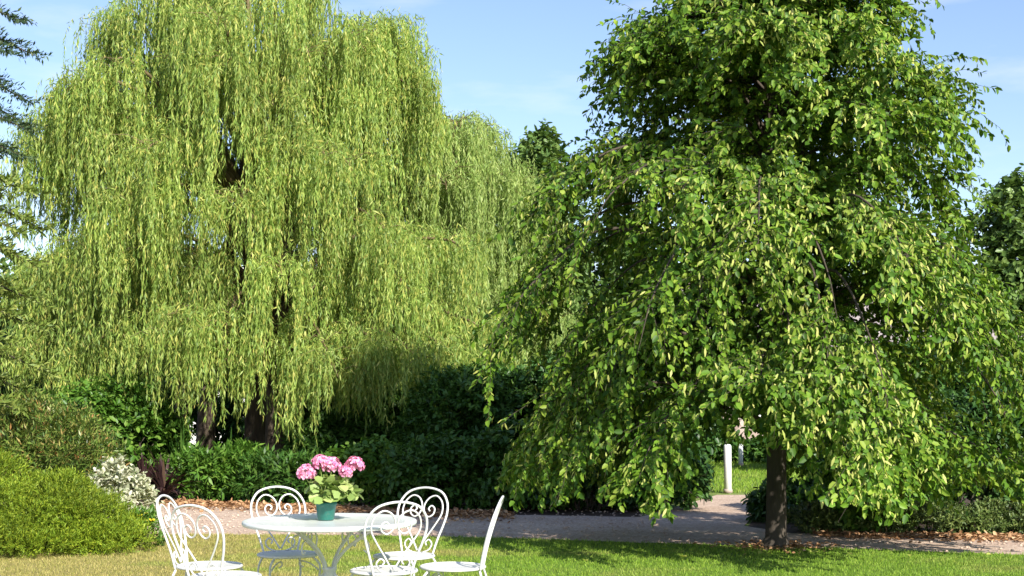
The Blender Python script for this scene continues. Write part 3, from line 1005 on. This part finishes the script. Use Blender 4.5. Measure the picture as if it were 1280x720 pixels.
def house(name, label, x0, x1, y, d, hw, hr, wall, roof, wins, door, chim):
    root = empty(name, ((x0 + x1) / 2, y, 0))
    w = (x1 - x0) / 2
    mb = MB()
    mb.v += [Vector(p) for p in ((-w, 0, -.1), (w, 0, -.1), (w, d, -.1), (-w, d, -.1), (-w, 0, hw), (w, 0, hw), (w, d, hw), (-w, d, hw), (-w, d / 2, hw + hr), (w, d / 2, hw + hr))]
    mb.f += [(0, 1, 5, 4), (2, 3, 7, 6), (1, 2, 6, 9, 5), (3, 0, 4, 8, 7)]
    mb.build('wall', wall, root, False)
    mb = MB()
    o, t = .3, .12
    for s in (0, 1):
        ye, yr = (-o, d / 2) if s == 0 else (d + o, d / 2)
        ze = hw - o * hr / (d / 2)
        zr = hw + hr
        b = len(mb.v)
        for x in (-w - o, w + o):
            mb.v += [Vector((x, ye, ze + .02)), Vector((x, yr, zr + .02)), Vector((x, yr, zr + t)), Vector((x, ye, ze + t))]
        mb.f += [tuple(b + i for i in q) for q in ((0, 1, 5, 4), (3, 7, 6, 2), (0, 4, 7, 3), (0, 3, 2, 1), (4, 5, 6, 7))]
    rf = mb.build('roof', roof, root, False)
    for cx in chim:
        MB().box(cx - .3, cx + .3, d / 2 - .3, d / 2 + .3, hw + hr * .6, hw + hr + .8).build('chimney', wall, rf, False, .02)
    for wx, wz, ww, wh in wins:
        mb = MB()
        for a in ((wx - ww / 2, wx + ww / 2, wz, wz + .07), (wx - ww / 2, wx + ww / 2, wz + wh - .07, wz + wh), (wx - ww / 2, wx - ww / 2 + .07, wz + .07, wz + wh - .07), (wx + ww / 2 - .07, wx + ww / 2, wz + .07, wz + wh - .07), (wx - .03, wx + .03, wz + .07, wz + wh - .07)):
            mb.box(a[0], a[1], -.05, -.004, a[2], a[3])
        f = mb.build('window', M['wood_frame'], root, False)
        MB().box(wx - ww / 2 + .07, wx + ww / 2 - .07, -.02, -.006, wz + .07, wz + wh - .07).build('pane', M['glass'], f, False)
    if door is not None:
        dd = MB().box(door - .48, door + .48, -.045, -.004, 0, 2.05).build('door', M['door_paint'], root, False, .01)
        MB().lathe([(0, -.02), (.03, -.02), (.03, .02), (0, .02)], 12, (door + .38, -.07, 1.0)).build('handle', M['grey_iron'], dd)
    tag(root, label, 'house')


house('stone_house', 'pinkish grey stone house far behind the meadow and the linden', 5.2, 16.5, 41.5, 7, 2.7, 2.4, M['stone'], M['slate'], [(-3.4, 1, 1.1, 1.2), (-.6, 1, 1.1, 1.2), (3.8, 1, 1.1, 1.2)], 1.6, (-5, 5))
house('white_house', 'white rendered cottage glimpsed between the trunks of the tall willow', gx(236, 40), gx(305, 40), 40, 6, 2.5, 2.2, M['render_white'], M['tile'], [(-.3, 1.0, .6, 1.1)], None, (.4,))


# ------------------------------------------------------------------ garden furniture
def make_chair():
    root = empty('garden_chair', (0, 0, 0))       # faces +Y, seat centred on the origin
    H = .45

    def bp(u, v):                                  # point on the leaning back
        return Vector((u, -.185 - .30 * v * (.55 + .45 * v / .43), H + v))
    arch = [(-.115, -.02), (-.145, .09), (-.178, .19), (-.193, .27), (-.178, .345), (-.118, .408), (0, .432)]
    arch = arch + [(-u, v) for u, v in arch[-2::-1]]
    MB().tube([bp(u, v) for u, v in [tuple(p)[:2] for p in spline([(u, v, 0) for u, v in arch], 6)]], .0078, 8).build('back_frame', M['white_iron'], root)
    sc = [(-.004, .015), (-.055, .10), (-.115, .19), (-.153, .265), (-.143, .335), (-.095, .378), (-.042, .366), (-.010, .320), (-.016, .268), (-.052, .238), (-.088, .258), (-.092, .294), (-.066, .312), (-.046, .294), (-.058, .276)]
    bs = [(-.035, .0), (-.085, .022), (-.104, .06), (-.080, .088), (-.055, .07), (-.066, .05)]
    for s in (1, -1):
        MB().tube([bp(s * p.x, p.y) for p in spline([(u, v, 0) for u, v in sc], 5)], .0058, 7).build('heart_scroll', M['white_iron'], root)
        MB().tube([bp(s * p.x, p.y) for p in spline([(u, v, 0) for u, v in bs], 5)], .0055, 6).build('base_scroll', M['white_iron'], root)
    R = .2
    MB().lathe([(0, H - .008), (R * .5, H - .007), (R * .92, H - .002), (R, H - .004), (R, H - .014), (R * .9, H - .016), (0, H - .02)], 40).build('seat', M['white_iron'], root)
    ring = [Vector((R * math.cos(a), R * math.sin(a), H - .006)) for a in np.linspace(0, 2 * math.pi, 41)]
    MB().tube(ring, .010, 8, False).build('seat_rim', M['white_iron'], root)
    for sx in (1, -1):
        MB().tube(spline([(sx * .13, .135, H - .012), (sx * .17, .172, H - .07), (sx * .165, .168, .27), (sx * .145, .15, .13), (sx * .17, .18, .03), (sx * .185, .195, 0)], 6), .0078, 8).build('leg', M['white_iron'], root)
        MB().tube(spline([(sx * .115, -.18, H - .02), (sx * .145, -.20, H - .09), (sx * .15, -.215, .26), (sx * .14, -.21, .13), (sx * .165, -.25, .03), (sx * .175, -.265, 0)], 6), .0078, 8).build('leg', M['white_iron'], root)
        # curled bracket below the seat
        MB().tube(spline([(sx * .165, .166, H - .1), (sx * .12, .12, H - .06), (sx * .07, .075, H - .045), (sx * .06, .065, H - .07), (sx * .085, .085, H - .085)], 5), .005, 6).build('bracket', M['white_iron'], root)
    MB().tube([Vector((.15 * math.cos(a), .15 * math.sin(a) - .02, .2)) for a in np.linspace(0, 2 * math.pi, 33)], .006, 6, False).build('leg_ring', M['white_iron'], root)
    return root


def copy_tree(o, parent=None):
    c = o.copy()
    COL.objects.link(c)
    c.parent = parent
    for ch in list(o.children):
        copy_tree(ch, c)
    return c


TX, TY = gx(411, 9.17), 9.17
chairs = [  # seat centre x, y, facing vector, label
    (at(262, 700, 9.05).x, 9.05, (1.0, -.10), 'white wrought iron chair at the left end of the table, its back seen edge on'),
    (at(283, 700, 8.52).x, 8.52, (.50, .87), 'white wrought iron chair in front of the table at the left, seen from behind'),
    (at(360, 700, 9.72).x, 9.72, (.42, -.9), 'white wrought iron chair behind the table at the left, facing the camera'),
    (at(480, 700, 8.80).x, 8.80, (-.36, .93), 'white wrought iron chair in front of the table at the right, overlapping another chair'),
    (at(505, 700, 9.62).x, 9.62, (-.42, -.9), 'white wrought iron chair behind the table at the right, heart scroll against the dark shrubs'),
    (at(566, 700, 9.00).x, 9.00, (-1.0, .06), 'white wrought iron chair standing alone at the right, seen from the side')]
proto = make_chair()
for i, (x, y, f, lb) in enumerate(chairs):
    c = proto if i == 0 else copy_tree(proto)
    c.location = (x, y, .012)
    c.rotation_euler = (0, 0, math.atan2(-f[0], f[1]))
    tag(c, lb, 'chair', 'white iron chairs around the garden table')

t = empty('garden_table', (TX, TY, .012), .3)
R, H = .55, .72
MB().lathe([(0, H), (R * .96, H), (R - .006, H + .003), (R + .004, H - .002), (R + .007, H - .014), (R + .002, H - .028), (R - .012, H - .030), (R - .016, H - .012), (0, H - .012)], 72).build('table_top', M['table_white'], t)
MB().tube([Vector((.30 * math.cos(a), .30 * math.sin(a), H - .022)) for a in np.linspace(0, 2 * math.pi, 41)], .009, 6, False).build('support_ring', M['white_iron'], t)
MB().lathe([(0, .34), (.04, .34), (.045, .36), (.04, .40), (.048, .41), (.048, .42), (0, .425)], 20).build('hub', M['white_iron'], t)
for k in range(4):
    a = math.pi / 4 + k * math.pi / 2
    d = Vector((math.cos(a), math.sin(a), 0))
    z = lambda r, h: d * r + Vector((0, 0, h))
    MB().tube(spline([z(.03, .38), z(.055, .46), z(.13, .545), z(.24, .62), z(.30, .66), z(.33, H - .014)], 6), .011, 8).build('arm', M['white_iron'], t)
    MB().tube(spline([z(.15, .56), z(.14, .615), z(.165, .66), z(.21, .67), z(.235, .645), z(.22, .615), z(.195, .62), z(.195, .64)], 5), .006, 6).build('scroll', M['white_iron'], t)
    MB().tube(spline([z(.24, .615), z(.285, .60), z(.30, .56), z(.285, .53), z(.262, .545)], 5), .0055, 6).build('scroll', M['white_iron'], t)
    MB().tube(spline([z(.03, .39), z(.08, .33), z(.12, .22), z(.17, .10), z(.26, .03), z(.33, .012), z(.345, .03), z(.33, .045)], 6), .011, 8).build('leg', M['white_iron'], t)
tag(t, 'round white wrought iron garden table with scrolled legs', 'table')

# potted plant
fp = empty('flower_pot', (at(408, 648, TY).x, TY - .02, H + .015))
pot = MB().lathe([(0, 0), (.048, 0), (.052, .004), (.064, .092), (.068, .094), (.070, .114), (.066, .116), (.061, .112), (.059, .092), (0, .09)], 36).build('pot', M['pot'], fp)
MB().lathe([(0, .098), (.058, .098), (.0605, .095)], 24).build('soil', M['soil'], fp)
rng = np.random.default_rng(15)
heads = [(-.130, -.02, .298, .060), (-.036, -.02, .366, .052), (.030, .01, .345, .063), (.180, -.01, .352, .058), (.128, -.05, .308, .043)]
stem = MB()
P, A = [], []
for i in range(210):
    d = nrm(np.array([rng.normal(), rng.normal(), abs(rng.normal()) * .9 - .15]))
    r = rng.uniform(.45, 1)
    p = np.array([.045, 0, .15]) + d * np.array([.175, .15, .135]) * r
    P.append(p)
    A.append(d)
    if i % 4 == 0:
        stem.tube(spline([(d[0] * .03, d[1] * .03, .09), (d[0] * .07, d[1] * .07, .14), tuple(p)], 4), .0022, 5)
P, A = np.array(P), np.array(A)
a = A * .8 + rng.normal(size=A.shape) * .45 + [0, 0, -.35]
nn = A * .6 + rng.normal(size=A.shape) * .3 + [0, 0, .7]
LL = rng.uniform(.05, .082, len(P))
leaf_mesh('leaves', P - nrm(a) * .03, a, nn, LL, LL * .92, OVAL, M['pot_leaf'], fp)
for hx, hy, hz, hr_ in heads:
    stem.tube(spline([(hx * .15, hy * .15, .09), (hx * .55, hy * .5, .18), (hx, hy, hz - hr_ * .5)], 5), .003, 6)
stem.build('stems', M['pot_leaf'], fp)
for hx, hy, hz, hr_ in heads:
    n = 90
    d = rdir(n, rng)
    d[:, 2] = np.where(d[:, 2] < -.6, -d[:, 2], d[:, 2])
    c = np.array([hx, hy, hz]) + d * hr_ * (rng.uniform(.78, 1.0, n) + .14 * np.sin(d[:, 0] * 4 + hx * 40) * np.cos(d[:, 2] * 4 + hz * 30))[:, None] * [1, 1, .84]
    pos = np.repeat(c, 5, 0)
    dd = np.repeat(d, 5, 0)
    q = rng.normal(size=pos.shape)
    q -= dd * (q * dd).sum(1, keepdims=True)
    a = nrm(q) + dd * .35
    ll = rng.uniform(.014, .022, len(pos))
    leaf_mesh('flower_head', pos, a, dd + rng.normal(size=dd.shape) * .2, ll, ll * .85, OVAL, M['pink_petal'], fp)
tag(fp, 'teal plastic pot of pink flowers standing on the white table', 'flower pot')

# last year's leaves and thin soil round the linden's foot
rng = np.random.default_rng(88)
N = 420
an, rr = rng.uniform(0, 6.28, N), .16 + np.abs(rng.normal(size=N)) * .26
pos = np.stack([gx(970, 14.5) + np.cos(an) * rr, 14.5 + np.sin(an) * rr, rng.uniform(.02, .045, N)], 1)
a = rng.normal(size=(N, 3)) * [1, 1, .2]
nn = rng.normal(size=(N, 3)) * .3 + [0, 0, 1]
g = leaf_mesh('leaf_litter', pos, a, nn, rng.uniform(.03, .07, N), rng.uniform(.02, .04, N), OVAL, M['litter'])
tag(g, 'brown leaf litter gathered round the foot of the linden trunk', 'leaf litter', kind='stuff')

# pale fallen leaves lying on the lawn in front of the linden
for i, (px, py) in enumerate([(850, 699), (948, 696), (1010, 694), (1063, 697), (1137, 699), (1240, 697), (730, 704)]):
    x, y = gp(px, py)
    r_ = random.Random(i)
    an = r_.uniform(0, 6.28)
    o = leaf_mesh('fallen_leaf', np.array([[0, 0, .0]]), np.array([[math.cos(an), math.sin(an), .12]]), np.array([[.15, -.3, 1.]]), .10, .06, BROAD, M['bract'])
    o.location = (x, y, .05)
    tag(o, 'pale yellow fallen leaf lying on the green lawn in front of the linden', 'leaf', 'fallen leaves on the lawn')

# ------------------------------------------------------------------ light, sky, camera
w = bpy.data.worlds.new('World')
S.world = w
w.use_nodes = True
nt = w.node_tree
bg = nt.nodes['Background']
sky = node(nt, 'ShaderNodeTexSky', sky_type='NISHITA', sun_disc=False)
sky.sun_elevation, sky.sun_rotation = SUN_EL, SUN_AZ
sky.altitude, sky.air_density, sky.dust_density, sky.ozone_density = 50, 1.0, .35, 2.4
tc = node(nt, 'ShaderNodeTexCoord')
mp = node(nt, 'ShaderNodeMapping')
mp.inputs['Scale'].default_value = (2.2, 2.2, 9)
nz = node(nt, 'ShaderNodeTexNoise')
nz.inputs['Scale'].default_value = 2.4
nz.inputs['Detail'].default_value = 6
nz.inputs['Roughness'].default_value = .55
nt.links.new(tc.outputs['Generated'], mp.inputs[0])
nt.links.new(mp.outputs[0], nz.inputs['Vector'])
cl = ramp(nt, nz.outputs['Fac'], [(.50, (0, 0, 0)), (.82, (.45, .45, .45))])
skc = mixc(nt, cl, mixc(nt, 1.0, sky.outputs[0], (1.0, .945, .98), 'MULTIPLY'), (6.6, 6.4, 8.0))
nt.links.new(skc, bg.inputs[0])
bg.inputs[1].default_value = .108

sd = bpy.data.lights.new('sun', 'SUN')
sd.energy, sd.angle, sd.color = 4.6, math.radians(.5), (1, .94, .84)
so = bpy.data.objects.new('sun', sd)
COL.objects.link(so)
dirv = Vector((math.sin(SUN_AZ) * math.cos(SUN_EL), math.cos(SUN_AZ) * math.cos(SUN_EL), math.sin(SUN_EL)))
so.rotation_euler = dirv.to_track_quat('Z', 'Y').to_euler()
so.location = dirv * 60

cd = bpy.data.cameras.new('camera')
cd.sensor_width, cd.lens = 36, 36 * FPX / 1280
cd.clip_end = 1000
co = bpy.data.objects.new('camera', cd)
COL.objects.link(co)
co.location = (0, 0, CAM_H)
co.rotation_euler = (math.pi / 2 + PITCH, 0, 0)
S.camera = co
vs = S.view_settings
vs.view_transform, vs.look, vs.gamma, vs.use_curve_mapping = 'Standard', 'None', 1, False
vs.exposure = .95
